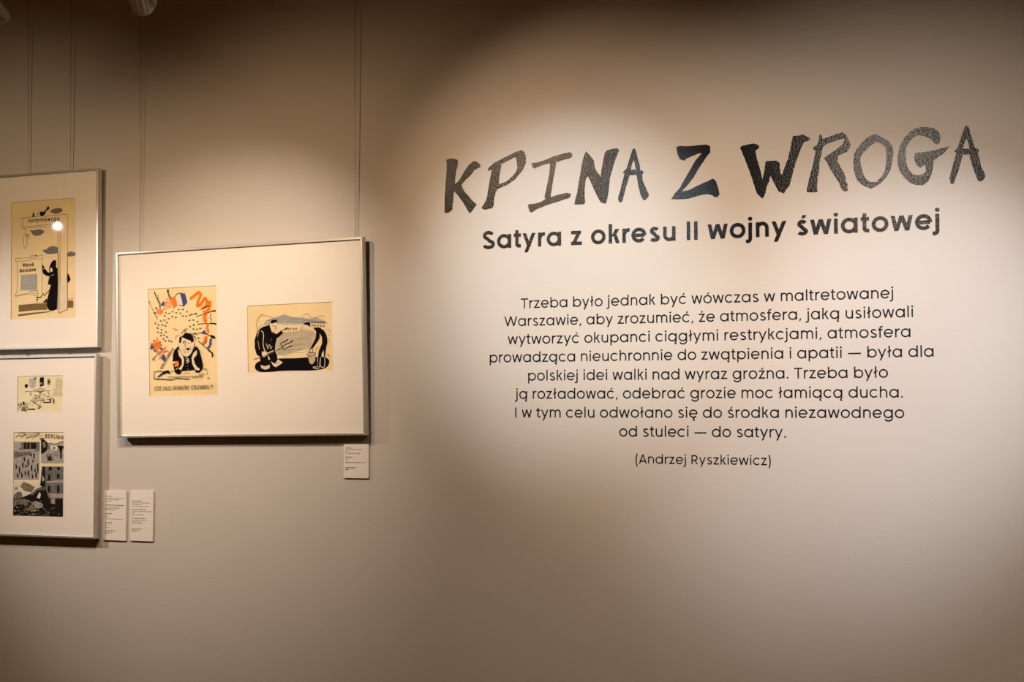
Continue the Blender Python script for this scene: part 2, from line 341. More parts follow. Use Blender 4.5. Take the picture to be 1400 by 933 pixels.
# ================================================================ brush-lettered headline
def headline():
    root = empty('headline_lettering', (*((at(980, 240)[0]), ), 0, at(980, 240)[1]))
    tag(root, 'large black hand-brushed vinyl headline KPINA Z WROGA on the wall', 'lettering')
    A = (590, 180, 6.6667); B = (770, 180, 6.087); C = (1000, 160, 7.179); D = (1170, 160, 7.179)
    L = [
    (A, [[(133,262),(150,250),(200,245),(238,256),(240,290),(233,335),(225,350),(217,420),(215,478),(240,460),(262,430),(300,360),(345,300),(385,268),(415,275),(445,300),(445,325),(390,350),(368,385),(350,405),(310,440),(290,465),(272,490),(300,545),(340,590),(350,602),(370,625),(412,665),(380,710),(350,748),(330,720),(290,650),(240,580),(207,545),(200,590),(198,640),(192,660),(192,710),(165,735),(130,745),(120,738),(120,600),(128,480),(138,350),(140,290)]]),
    (A, [[(512,345),(530,320),(570,285),(610,265),(690,225),(770,185),(820,168),(845,185),(860,230),(860,285),(835,345),(800,390),(760,435),(700,480),(640,508),(600,525),(583,560),(570,610),(565,680),(550,700),(520,705),(490,713),(465,705),(455,692),(480,660),(505,610),(515,540),(530,450),(545,380),(550,345),(525,358),(512,355)],
         [(632,300),(700,265),(765,232),(778,270),(782,330),(768,370),(735,410),(690,450),(650,470),(612,478),(617,420),(628,350),(636,315)]]),
    (A, [[(910,288),(960,282),(1040,258),(1110,228),(1200,200),(1265,188),(1283,205),(1283,228),(1260,245),(1190,262),(1135,282),(1130,330),(1110,430),(1098,500),(1085,598),(1150,578),(1230,558),(1268,565),(1270,590),(1250,608),(1180,630),(1100,655),(1040,675),(960,708),(915,740),(895,728),(885,700),(880,665),(940,658),(1000,640),(1040,615),(1030,600),(1040,550),(1060,460),(1075,380),(1082,292),(1050,295),(1000,310),(935,338),(920,325)]]),
    (B, [[(190,163),(215,190),(240,220),(255,245),(262,300),(290,345),(312,380),(318,320),(332,250),(345,180),(365,157),(410,143),(450,140),(467,155),(450,190),(428,250),(408,320),(388,385),(382,450),(375,520),(358,595),(345,600),(315,592),(295,560),(260,490),(230,420),(205,370),(190,395),(180,450),(178,530),(183,590),(172,605),(140,607),(92,606),(100,570),(118,500),(130,420),(145,340),(155,270),(170,215)]]),
    (B, [[(580,145),(595,142),(605,160),(620,225),(635,270),(640,318),(655,325),(670,338),(658,355),(660,400),(680,450),(695,490),(713,520),(710,540),(695,560),(675,573),(660,562),(640,515),(625,450),(610,362),(553,362),(540,410),(520,470),(500,550),(490,585),(475,591),(462,582),(457,550),(475,490),(490,430),(510,355),(497,342),(512,322),(530,305),(545,250),(560,200)],
         [(585,235),(595,260),(605,318),(562,318),(570,280)]]),
    (B, [[(942,130),(965,120),(1040,122),(1110,115),(1190,108),(1222,120),(1225,170),(1200,200),(1160,260),(1120,320),(1080,390),(1030,450),(985,500),(1050,485),(1130,445),(1210,410),(1245,390),(1270,410),(1290,470),(1302,520),(1285,545),(1268,548),(1240,530),(1200,520),(1120,535),(1050,558),(1010,562),(950,566),(898,562),(925,520),(970,470),(1010,400),(1050,330),(1100,240),(1155,180),(1130,182),(1060,210),(1025,225),(1010,243),(970,230),(952,190)]]),
    (C, [[(85,300),(110,282),(160,270),(220,262),(255,272),(275,295),(260,315),(235,330),(245,390),(262,450),(280,510),(305,612),(318,560),(328,490),(338,435),(390,430),(440,428),(470,448),(478,510),(485,562),(500,560),(520,500),(560,400),(580,300),(603,187),(670,182),(690,170),(730,185),(775,210),(760,235),(710,250),(690,290),(660,370),(630,450),(600,560),(572,670),(540,710),(512,752),(485,738),(465,735),(435,680),(400,610),(383,575),(370,630),(345,690),(335,745),(315,790),(300,802),(285,785),(250,750),(220,660),(180,540),(130,410)]]),
    (C, [[(875,170),(885,185),(892,218),(950,200),(1020,170),(1085,152),(1115,165),(1145,215),(1168,270),(1160,310),(1130,345),(1080,365),(1050,382),(1040,430),(1070,490),(1105,550),(1120,590),(1122,630),(1142,660),(1135,690),(1147,712),(1130,732),(1095,725),(1072,695),(1060,650),(1020,590),(980,530),(940,450),(907,405),(950,375),(1000,340),(1060,295),(1100,260),(1110,230),(1100,212),(1060,220),(1000,242),(950,260),(905,282),(890,320),(880,380),(862,450),(862,530),(845,600),(840,690),(848,720),(835,740),(740,738),(740,715),(765,600),(800,470),(825,340),(815,325),(800,315),(808,295),(840,275),(855,240),(862,185)]]),
    (D, [[(-25,440),(-18,370),(5,320),(60,250),(110,205),(160,175),(205,170),(260,200),(320,235),(350,270),(366,320),(367,370),(358,440),(340,520),(300,590),(245,650),(190,685),(150,705),(110,690),(60,665),(20,630),(-5,580),(-20,510)],
         [(47,390),(95,330),(150,275),(205,248),(250,265),(285,295),(298,340),(298,440),(290,520),(260,580),(205,638),(140,638),(95,605),(70,550),(50,470),(43,430)]]),
    (D, [[(640,100),(720,102),(780,115),(815,145),(830,190),(825,240),(810,265),(795,270),(775,260),(750,235),(720,208),(660,185),(600,180),(560,205),(520,250),(492,300),(488,380),(495,450),(520,520),(560,560),(600,575),(655,562),(685,540),(688,500),(675,470),(655,480),(632,498),(605,480),(580,440),(570,400),(585,355),(700,340),(800,320),(870,300),(917,287),(915,300),(890,320),(870,352),(830,380),(765,425),(760,480),(745,560),(710,635),(655,675),(640,668),(590,668),(530,645),(470,590),(430,530),(410,460),(412,380),(430,290),(480,200),(540,140),(590,110)]]),
    (D, [[(1075,90),(1090,85),(1108,98),(1120,150),(1140,210),(1165,300),(1205,318),(1210,330),(1198,355),(1215,420),(1230,490),(1265,550),(1272,585),(1250,620),(1220,637),(1195,620),(1165,540),(1140,470),(1115,370),(1048,370),(1030,440),(1010,520),(980,600),(965,650),(948,660),(930,650),(920,600),(935,540),(960,450),(985,355),(968,338),(985,315),(1000,300),(1020,240),(1050,150)],
         [(1087,208),(1105,250),(1115,312),(1052,312),(1060,270)]]),
    ]
    ox, oz = root.location.x, root.location.z
    for (x0, y0, s), loops in L:
        f = Flat(); f.y = -.0002; conv = []
        for lp in loops:
            q = [at(x0+x/s, y0+y/s) for x, y in lp]; q = [(x-ox, z-oz) for x, z in q]
            # gently rough brush edge: subdivide with the corners kept
            out = []
            for i in range(len(q)):
                a, b = Vector(q[i]), Vector(q[(i+1) % len(q)]); out.append(tuple(a))
                if (b-a).length > .008:
                    nrm = Vector((-(b-a).y, (b-a).x)).normalized(); k = int((b-a).length/.004)
                    for t in range(1, k): out.append(tuple(a.lerp(b, t/k)+nrm*random.uniform(-.0004, .0004)))
            conv.append(out)
        f.poly(conv, 0, .0006)
        f.build('letter', 'vinyl', root)
headline()

# ================================================================ typeset lettering
def text_block(name, label, lines, w, unit_z, per_letter, material):
    """lines: text, left X, right X, baseline Z"""
    cx = sum(l[1]+l[2] for l in lines)/2/len(lines); cz = sum(l[3] for l in lines)/len(lines)
    root = empty(name, (cx, 0, cz)); tag(root, label, 'lettering')
    cache = {}
    for txt, x0, x1, z in lines:
        g0 = glyph(txt[0], w); g1 = glyph(txt[-1], w)
        ext = lambda g: [p[0] for k, P in g[1] for p in P]
        lsb = min(ext(g0))-(0 if txt[0] in 'jwW' else w/2); rsb = g1[0]-max(ext(g1))-(w/2)
        sx = (x1-x0)/(measure(txt, w)-lsb-rsb); pen = -lsb
        print('LINE', txt[:12], 'sx/sz %.3f' % (sx/unit_z))
        if per_letter:
            for c in txt:
                if c != ' ':
                    if c not in cache:
                        f = Flat(); f.y = -.0002; lay(f, c, 0, 0, sx, unit_z, w, 0, .0004)
                        o = f.build('letter', material, root); cache[c] = o
                    else:
                        o = cache[c].copy(); COL.objects.link(o)
                    o.parent = root; o.location = (x0+pen*sx-cx, 0, z-cz)
                pen += glyph(c, w)[0]
        else:
            for wd in txt.split(' '):
                f = Flat(); f.y = -.0002; lay(f, wd, 0, 0, sx, unit_z, w, 0, .0004)
                f.build('word', material, root, loc=(x0+pen*sx-cx, 0, z-cz))
                pen += measure(wd, w)+glyph(' ', w)[0]
U = .0252/700*1.04
text_block('subtitle_lettering', 'bold black subtitle Satyra z okresu II wojny światowej under the brushed headline',
    [('Satyra z okresu II wojny światowej', -1.4884, -.3052, 2.0345)], 132, .0383/550*.975, True, 'vinyl')
text_block('paragraph_lettering', 'eight centred lines of thin black Polish text in the middle of the wall',
    [('Trzeba było jednak być wówczas w maltretowanej', -1.3799, -.418, 1.8728),
     ('Warszawie, aby zrozumieć, że atmosfera, jaką usiłowali', -1.425, -.3724, 1.8262),
     ('wytworzyć okupanci ciągłymi restrykcjami, atmosfera', -1.4154, -.381, 1.7786),
     ('prowadząca nieuchronnie do zwątpienia i apatii — była dla', -1.467, -.3283, 1.7308),
     ('polskiej idei walki nad wyraz groźna. Trzeba było', -1.358, -.4345, 1.6818),
     ('ją rozładować, odebrać grozie moc łamiącą ducha.', -1.3953, -.3988, 1.6340),
     ('I w tym celu odwołano się do środka niezawodnego', -1.3943, -.3978, 1.5850),
     ('od stuleci — do satyry.', -1.1084, -.6792, 1.5368)], 86, U, False, 'body_vinyl')
text_block('attribution_lettering', 'smaller black line of text in brackets naming the quoted author, under the paragraph',
    [('(Andrzej Ryszkiewicz)', -1.0653, -.719, 1.4684)], 86, U*.875, False, 'body_vinyl')

# ================================================================ framed pictures
class Print:
    """flat printed sheet; shapes are traced in photo pixels and mapped onto the sheet's own rectangle"""
    def __init__(s, quad, wd, ht, off):
        s.q = quad; s.wd = wd; s.ht = ht; s.f = Flat(); s.n = 0; s.mats = []; s.cr = (0, 0, 1); s.off = off
    def uv(s, p):
        x = s.cr[0]+p[0]/s.cr[2]; y = s.cr[1]+p[1]/s.cr[2]
        u = v = .5; tl, tr, br, bl = s.q
        for _ in range(6):
            lx = tl[0]+(bl[0]-tl[0])*v; rx = tr[0]+(br[0]-tr[0])*v; u = (x-lx)/(rx-lx)
            ty = tl[1]+(tr[1]-tl[1])*u; by = bl[1]+(br[1]-bl[1])*u; v = (y-ty)/(by-ty)
        u = min(max(u, .002), .998); v = min(max(v, .002), .998)
        return ((u-.5)*s.wd, (.5-v)*s.ht)
    def _m(s, m):
        if m not in s.mats: s.mats.append(m)
        s.n += 1; s.f.y = -.0001-s.n*.000012
        return s.mats.index(m)
    def P(s, m, pts, smooth=False, holes=()):
        if smooth: pts = spline(list(pts)+[pts[0]], 4)[:-1]
        s.f.poly([[s.uv(p) for p in pts]]+[[s.uv(p) for p in h] for h in holes], s._m(m))
    def L(s, m, w, *pts, smooth=True):
        if smooth and len(pts) > 2: pts = spline(pts, 4)
        s.f.line([s.uv(p) for p in pts], w*.0021, s._m(m))
    def T(s, m, txt, x, y, x2, y2, hpx, w, cap=700):
        a = s.uv((x, y)); b = s.uv((x2, y2)); L = math.hypot(b[0]-a[0], b[1]-a[1])
        sz = hpx/s.cr[2]*.0021/cap; s_ = L/measure(txt, w)
        lay(s.f, txt, a[0], a[1], s_, sz, w, s._m(m), 0, 0, math.atan2(b[1]-a[1], b[0]-a[0]))
    def spot(s, m, x, y, r):
        s.P(m, arc(x, y, r, r, 0, 324, 9))
    def build(s, parent, paper, loc):
        bm = bmesh.new(); box(bm, -s.wd/2-.004, s.wd/2+.004, 0, .0006, -s.ht/2-.004, s.ht/2+.004)
        o = bmobj('print', bm, paper, parent, loc=loc)
        s.f.build('ink_drawing', s.mats, o)
        return o

def rail_profile_frame(root, w, h, fw, dep):
    """four aluminium rails mitred at the corners, each its own part"""
    prof = [(0, 0), (fw, 0), (fw, .0035), (fw*.55, .0035), (fw*.55, dep), (0, dep)]  # (inward, depth)
    cs = [(-w/2, h/2, 1, -1), (w/2, h/2, -1, -1), (w/2, -h/2, -1, 1), (-w/2, -h/2, 1, 1)]
    for k in range(4):
        a = cs[k]; b = cs[(k+1) % 4]; v = []
        for (x, z, sx, sz) in (a, b):
            for i, d in prof: v.append((x+sx*i, -dep/2+d, z+sz*i))
        n = len(prof); f = [(i, (i+1) % n, n+(i+1) % n, n+i) for i in range(n)]
        f += [tuple(range(n))[::-1], tuple(range(n, 2*n))]
        o = link_mesh('frame_rail', v, f, 'alu', root)
        bm = bmesh.new(); bm.from_mesh(o.data); bmesh.ops.recalc_face_normals(bm, faces=bm.faces); bm.to_mesh(o.data); bm.free()
        bv = o.modifiers.new('bevel', 'BEVEL'); bv.width = .0006; bv.segments = 2

def picture(label, centre, w, h, rotdeg, leandeg, off, prints, extra_rot=0):
    root = empty('picture_frame', (centre[0], -off, centre[1]), (R(leandeg), R(rotdeg), 0))
    tag(root, label, 'picture', 'aluminium framed pictures hanging on wires')
    dep = .020; fw = .0065
    rail_profile_frame(root, w, h, fw, dep)
    bm = bmesh.new(); box(bm, -w/2+.005, w/2-.005, dep/2-.004, dep/2-.002, -h/2+.005, h/2-.005); bmobj('backing_board', bm, 'back', root)
    # mount board with bevelled windows
    y0 = -dep/2+.0065
    f = Flat(); f.y = y0
    outer = [(-w/2+.004, -h/2+.004), (w/2-.004, -h/2+.004), (w/2-.004, h/2-.004), (-w/2+.004, h/2-.004)]
    holes = [[(x-a/2, z-b/2), (x-a/2, z+b/2), (x+a/2, z+b/2), (x+a/2, z-b/2)] for x, z, a, b, pr, pm in prints]
    f.poly([outer]+holes, 0)
    for hl in holes:
        cx = sum(p[0] for p in hl)/4; cz = sum(p[1] for p in hl)/4
        b = len(f.v)
        for x, z in hl: f.v.append((x, y0, z))
        for x, z in hl: f.v.append((x-.0012*(1 if x > cx else -1), y0+.0018, z-.0012*(1 if z > cz else -1)))
        for i in range(4): j = (i+1) % 4; f.f.append((b+i, b+j, b+4+j, b+4+i)); f.mi.append(1)
    f.build('mount_board', ['mount', 'bevel'], root)
    for x, z, a, b, pr, pm in prints: pr.build(root, pm, (x, y0+.0019, z))
    bm = bmesh.new(); box(bm, -w/2+.0045, w/2-.0045, y0-.0028, y0-.0012, -h/2+.0045, h/2-.0045); bmobj('glass_pane', bm, 'glass', root)
    # two hanging hooks at the back of the top rail
    for sx in HOOKS[0] if w > .5 else HOOKS[1]:
        bm = bmesh.new(); box(bm, sx-.004, sx+.004, dep/2-.001, dep/2+.004, h/2-.02, h/2+.003); bmobj('hanging_hook', bm, 'alu', root)
    return root
HOOKS = [(-.365, .335), (-.15, .013)]

# ---- picture with two drawings (centre)
OFFM = .026
qa = [(203.5,395.6),(296.4,390.9),(297.5,541.3),(204.4,541.3)]
a = Print(qa, .231, .313, .02)
a.cr = (200, 388, 11.38)
# flags, upper left
a.L('black', .8, (40,260),(110,420),(170,540),(185,560)); a.L('black', 1.3, (42,262),(62,310)); a.L('sepia', .5, (50,290),(180,560))
a.L('black', 1.6, (130,125),(150,180),(170,220),(225,345)); a.L('sepia', .6, (170,180),(200,190),(185,225),(200,235))
a.L('sepia', .6, (190,215),(240,340)); a.P('blue', [(235,320),(280,270),(295,300),(285,345),(255,355)])
a.P('blue', [(115,435),(165,455),(145,478),(125,470)]); a.P('blue', [(140,385),(165,365),(180,395),(160,405)]); a.P('blue', [(205,355),(230,335),(235,370),(212,382)]); a.P('blue', [(250,425),(272,440),(262,470)]); a.P('blue', [(165,495),(182,510),(165,535)])
for t in range(8):
    c_, s_ = math.cos(t*math.pi/4+.3), math.sin(t*math.pi/4+.3); a.L('orange', 1.7, (212+8*c_,437+8*s_), (212+60*c_,437+55*s_), smooth=False)
for i in range(5):
    a.L('orange', .9, (250+8*i+20, 395-28*i*.9+8), (300+12*i, 350-25*i+10), (345+8*i, 345-24*i+20), (395+3*i, 320-20*i+25))
a.L('orange', .9, (262,400),(310,400),(350,380),(400,360)); a.L('orange', 1.1, (300,250),(360,235))
a.L('black', 3.0, (345,95),(350,140)); a.L('sepia', .8, (335,135),(440,395)); a.L('sepia', .8, (362,135),(445,380)); a.L('black', 1.0, (350,150),(375,215),(385,240))
a.P('orange', [(395,215),(455,205),(475,260),(495,345),(460,370),(440,375),(425,330),(405,280)])
a.L('black', .9, (455,205),(490,165),(530,150),(600,165)); a.P('white', [(470,205),(530,175),(565,250),(580,335),(500,335),(485,270)])
a.P('blue', [(535,165),(560,152),(605,160),(625,200),(648,300),(600,350),(575,340),(562,250)]); a.L('black', .9, (520,335),(560,350),(600,352)); a.L('black', 1.2, (600,155),(612,170))
# smoke ribbon
a.L('orange', 4.4, (690,245),(760,190),(825,140),(850,190),(815,270),(805,350),(850,330),(890,270),(920,235),(945,280),(935,350),(880,400))
a.L('orange', 4.2, (935,270),(985,300),(1005,280)); a.L('orange', 3.4, (1000,370),(1000,330),(960,330)); a.L('orange', 4.8, (990,370),(960,420),(930,470),(905,540),(930,580),(905,600))
a.L('orange', 5.0, (925,480),(915,560),(920,600)); a.L('orange', 3.6, (965,640),(945,700),(965,740),(950,790)); a.L('orange', 4.2, (940,830),(915,870),(930,900),(890,930)); a.L('orange', 2.6, (1000,390),(960,450),(880,440))
a.L('black', 1.1, (850,408),(900,380),(985,352))
for P_ in ([(780,518),(900,480),(1060,428),(1085,440)], [(800,640),(880,630),(1070,630),(1085,650)], [(815,768),(900,785),(1050,835),(1075,860)]): a.L('black', .9, *P_)
a.L('black', 1.8, (1020,440),(1065,428),(1080,442)); a.L('black', 1.8, (1010,630),(1070,630),(1082,650)); a.L('black', 2, (1000,815),(1050,832),(1072,860))
a.P('blue', [(855,770),(915,725),(945,800),(900,795)]); a.L('black', .8, (1015,470),(995,540),(1020,560),(1000,620))
a.P('blue', [(985,880),(1020,845),(1035,850),(1005,890),(1020,925),(1000,930)])
for (x, y) in [(515,410),(580,405),(640,440),(420,440),(475,455),(540,465),(365,465),(315,455),(690,495),(765,475),(575,505),(630,510),(415,515),(470,525),(355,545),(290,570),(235,580),(680,575),(740,570),(805,595),(745,645),(690,670),(795,715),(740,710),(330,605),(260,640),(200,640),(150,615),(310,655),(185,690),(245,715),(190,755),(240,765),(315,750),(285,800),(235,805),(330,830),(275,860),(360,885),(305,890),(400,900),(770,780),(820,850),(850,700),(720,480),(300,500),(790,470)]:
    k = random.uniform(0, 6.28)
    for j in range(3): a.L('black', .85, (x, y), (x+17*math.cos(k+j*2.1), y+15*math.sin(k+j*2.1)), smooth=False)
a.spot('orange', 442, 700, 11); a.L('black', .5, (455,715),(505,720))
a.L('sepia', .6, (560,790),(580,740),(640,695),(630,740),(595,750),(620,705)); a.L('sepia', .6, (460,870),(475,820),(530,800))
a.cr = (200, 460, 10.98)
# lower-left flags
for t in range(9):
    c_, s_ = math.cos(t*math.pi/4.5), math.sin(t*math.pi/4.5); a.L('orange', 1.9, (160+6*c_,125+6*s_), (160+85*c_,130+95*s_), smooth=False)
a.P('blue', [(65,185),(80,110),(125,150),(100,185)]); a.P('blue', [(120,185),(150,200),(160,245),(130,215)]); a.P('blue', [(105,55),(125,50),(125,85)]); a.P('blue', [(205,150),(255,180),(230,200)]); a.P('blue', [(165,20),(180,15),(170,45)]); a.P('blue', [(180,240),(200,215),(180,260)]); a.P('blue', [(215,90),(240,130),(215,120)])
for i in range(4): a.L('orange', 1.2, (190+22*i, 270-28*i), (215+22*i, 260-24*i), (225+24*i, 320-30*i))
a.L('orange', 1.2, (200,300),(210,350)); a.L('orange', 1.3, (265,235),(320,215),(350,250),(320,290)); a.P('blue', [(230,315),(265,262),(305,310),(275,372),(245,340)])
a.L('sepia', .7, (95,350),(190,250),(310,150)); a.L('black', 1.0, (95,350),(140,300)); a.L('sepia', .7, (110,350),(130,345),(128,320))
a.L('sepia', .7, (410,165),(340,290),(220,470)); a.L('sepia', .7, (425,175),(350,300),(245,475)); a.L('black', .9, (220,468),(245,475)); a.L('black', 1.2, (262,410),(240,440))
# right lower pole and cloths
a.P('orange', [(835,110),(870,75),(870,55),(900,5),(930,5),(905,70),(870,130)]); a.L('black', .8, (790,70),(860,140),(930,200),(1000,270)); a.L('black', 1.9, (930,200),(1000,270),(990,315))
a.P('blue', [(985,20),(1000,30),(975,80),(990,110),(950,180),(915,185),(950,130),(955,70),(975,45)]); a.P('black', [(950,0),(1010,10),(1040,40),(1020,35),(970,12)])
# man at the table
a.P('black', [(430,215),(470,170),(500,150),(560,200),(700,220),(735,155),(775,165),(810,220),(840,350),(858,450),(840,500),(800,545),(745,540),(735,500),(640,510),(540,515),(520,560),(470,565),(440,540),(425,480),(405,380),(410,290)])
a.P('skin', [(485,200),(500,290),(545,350),(545,420),(500,490),(535,510),(570,430),(580,350),(555,290),(530,230)]); a.P('skin', [(770,210),(770,280),(720,340),(740,420),(780,480),(810,500),(795,520),(740,500),(700,420),(690,330),(720,250)])
a.P('skin', [(505,90),(510,200),(550,280),(610,312),(660,290),(705,220),(730,120),(700,60),(600,20),(540,20)])
a.P('black', [(505,90),(510,20),(535,0),(550,30),(530,100),(515,110)]); a.P('black', [(540,12),(600,-50),(680,-35),(715,20),(725,70),(690,110),(680,70),(620,50)])
a.L('black', .7, (680,-45),(730,-30),(790,-35)); a.L('black', .7, (690,-20),(740,20),(760,60))
a.L('black', .8, (565,110),(595,80),(610,110),(590,145)); a.L('black', .7, (580,115),(598,120)); a.L('black', .8, (640,105),(665,110)); a.L('black', .7, (598,150),(612,190),(600,205),(588,200)); a.P('black', [(622,182),(650,172),(664,190),(655,215),(630,212),(618,198)]); a.L('sepia', .6, (575,190),(580,230),(600,255)); a.L('sepia', .5, (600,240),(625,232),(655,240)); a.L('sepia', .5, (670,140),(680,180),(668,225)); a.L('black', .9, (560,100),(580,82),(600,90))
a.L('sepia', .6, (520,200),(560,290),(610,312),(665,285),(700,230)); a.L('sepia', .6, (485,110),(500,210)); a.L('sepia', .6, (735,100),(730,200)); a.L('orange', .7, (500,225),(512,250)); a.L('orange', .7, (738,225),(742,250))
a.L('skin', .8, (605,330),(650,345),(610,365),(655,375),(615,395),(645,405)); a.spot('skin', 630, 448, 6); a.spot('skin', 635, 500, 6)
a.P('orange', [(408,378),(490,372),(505,430),(490,452),(420,458)]); a.P('white', [(408,382),(440,378),(442,452),(418,456)]); a.L('black', 1.5, (415,405),(418,435),(436,440),(434,405))
a.L('skin', .8, (455,500),(490,475),(530,490)); a.L('skin', .8, (750,510),(790,480),(810,505))
# table
a.L('black', 1.1, (130,520),(125,560),(128,620),(150,632)); a.L('black', .8, (130,520),(200,515),(260,520)); a.L('black', 1.0, (150,632),(250,635),(300,640),(390,645),(470,625),(560,635),(660,640))
a.L('black', .6, (330,608),(500,600),(640,605),(860,595)); a.L('black', .6, (370,520),(430,515)); a.L('black', .7, (850,498),(912,500),(918,580)); a.L('black', .6, (700,620),(860,615)); a.L('black', .6, (790,575),(880,570)); a.L('orange', .6, (560,550),(660,548))
a.P('black', [(175,600),(230,555),(275,520),(330,505),(350,510),(372,550),(360,562),(330,540),(260,560),(185,610)]); a.L('black', .9, (920,630),(950,632))
a.T('black', 'CÓŻ', 128, 803, 234, 801, 58, 95); a.T('black', 'DALEJ', 256, 802, 390, 800, 58, 95); a.T('black', 'BRUNATNY', 412, 799, 657, 797, 58, 95); a.T('black', 'CZŁOWIEKU', 680, 797, 953, 795, 58, 95); a.T('black', '?', 970, 795, 1005, 795, 56, 95)

qb = [(338.4,418.1),(454.3,413.2),(455.3,507.9),(339.2,509.2)]
b_ = Print(qb, .2705, .190, .02); b_.cr = (325, 400, 7.462)
b = b_
b.P('wash', [(270,330),(290,285),(360,260),(430,245),(480,225),(560,250),(640,260),(740,270),(800,255),(905,300),(915,325),(800,320),(740,318),(600,330),(470,330),(430,320)])
b.P('wash2', [(400,500),(450,410),(560,400),(660,395),(770,400),(800,420),(790,500),(750,560),(620,600),(480,650),(410,630),(390,580)])
for i in range(13):
    y = 405+i*17; b.L('grey', .35, (430-i*2, y+35), (520, y+5+random.uniform(-6, 6)), (640, y+random.uniform(-12, 8)), (780-i*3, y-8))
for i in range(5):
    b.L('grey', .45, (300+i*30, 290-i*4), (400, 262+i*12), (480, 230+i*16), (560, 262+i*11), (650, 255+i*14), (760, 290+i*6), (890, 300+i*5))
b.L('sepia', .5, (200,300),(240,240),(310,240),(370,260)); b.L('sepia', .5, (190,360),(210,260),(270,215)); b.L('sepia', .5, (670,240),(720,215),(730,245),(790,265),(850,240),(890,250))
b.L('sepia', .45, (900,380),(945,400),(930,450)); b.L('sepia', .45, (910,470),(945,500)); b.L('sepia', .4, (190,400),(240,340),(330,320))
# oval ground
b.P('black', spline([(175,745),(205,705),(300,685),(440,672),(600,672),(740,665),(880,665),(925,690),(930,730),(890,780),(760,800),(600,798),(440,800),(300,812),(215,802),(180,775)], 3))
# big man
b.P('black', [(215,380),(260,350),(330,330),(350,400),(400,425),(440,395),(470,380),(500,390),(450,420),(405,470),(390,530),(385,590),(405,640),(410,700),(385,725),(345,700),(310,630),(320,740),(270,745),(235,700),(225,650),(195,630),(175,560),(175,480),(195,420)])
for i in range(16):
    x = 200+random.random()*170; y = 350+random.random()*230; b.L('sepia', .5, (x, y), (x-6, y+random.uniform(12, 40)))
b.L('skin', 1.1, (245,390),(268,420),(262,520),(275,580),(290,620)); b.L('skin', .7, (225,370),(205,450)); b.L('skin', .7, (300,520),(310,570),(330,530),(340,575),(355,545)); b.L('skin', .6, (210,500),(225,580))
b.P('skin', [(340,310),(385,290),(412,325),(408,380),(380,400),(350,390),(335,350)]); b.P('black', [(338,300),(360,280),(400,278),(410,300),(380,310),(350,320)]); b.L('black', .7, (360,345),(380,340)); b.L('black', .8, (385,345),(402,360),(385,375)); b.L('orange', .5, (360,400),(385,405))
b.P('black', [(400,430),(440,395),(480,375),(515,352),(512,365),(470,410),(420,460)]); b.P('skin', [(455,395),(490,378),(500,388),(475,410)])
b.P('skin', [(235,735),(280,750),(330,735),(330,770),(285,785),(245,770)]); b.P('skin', [(340,700),(385,725),(415,680),(465,715),(395,762),(365,745)]); b.L('black', .6, (395,725),(430,710)); b.P('skin', [(250,600),(300,600),(305,640),(270,660),(250,640)])
# fork
b.L('sepia', .9, (165,678),(300,640),(440,570),(455,565)); b.L('white', 1.3, (300,622),(370,592)); b.L('black', 1.0, (440,520),(470,585), smooth=False)
for p in ([(440,522),(520,480)], [(455,552),(570,495)], [(468,585),(555,545)]): b.L('black', .8, *p); b.L('black', 1.5, (p[1][0]-25, p[1][1]+13), p[1])
# speech marks between them
for i, x in enumerate((520,545,575,600,765,790,820,850,880)):
    y = 372 if i < 4 else 335+i*1.5
    b.L('sepia', .55, (x, y-16), (x+8, y), (x-4, y+4), (x+5, y+18), smooth=False); b.L('sepia', .5, (x-10, y), (x+14, y-4))
# bending man
b.P('skin', [(650,375),(665,340),(690,320),(740,330),(775,360),(780,390),(720,378),(690,385),(670,392)]); b.P('black', [(675,318),(715,305),(745,312),(745,358),(725,340),(690,330)]); b.L('sepia', .6, (640,378),(665,385),(660,355),(685,330))
b.P('black', [(775,362),(840,362),(885,395),(908,440),(918,510),(900,580),(893,665),(882,665),(880,590),(860,620),(848,690),(830,760),(815,760),(820,680),(830,600),(865,520),(862,460),(840,420),(838,470),(800,530),(768,572),(748,570),(775,520),(800,460),(805,405)])
b.L('white', .9, (815,665),(820,755),(775,765),(785,778),(830,775),(845,670)); b.L('white', .9, (848,670),(845,755),(885,765),(890,670)); b.P('black', [(822,680),(842,680),(835,760),(820,762)])
b.P('wash2', [(715,625),(790,618),(795,700),(765,738),(735,725)]); b.L('black', .7, (705,640),(745,655),(795,635),(790,620),(740,615),(710,635)); b.L('black', .6, (735,610),(740,580),(765,575),(768,610)); b.L('grey', .7, (722,655),(738,725),(765,735)); b.L('sepia', .5, (790,600),(830,550)); b.L('black', .9, (915,635),(938,662))
MC = (-2.2273, 1.8015)
def local(q, off, c, rot=0):
    P = [at(x, y, off) for x, y in q]; x = sum(p[0] for p in P)/4-c[0]; z = sum(p[1] for p in P)/4-c[1]
    a = -R(rot); return x*math.cos(a)-z*math.sin(a), x*math.sin(a)+z*math.cos(a)
pa = local(qa, .028, MC, .85); pb = local(qb, .028, MC, .85)
picture('landscape aluminium frame holding two colour and ink drawings, right of the other two frames', MC, .8087, .5423, -.85, 1.1, OFFM,
        [(*pa, .231, .313, a, 'paper'), (*pb, .2705, .190, b, 'paper')])

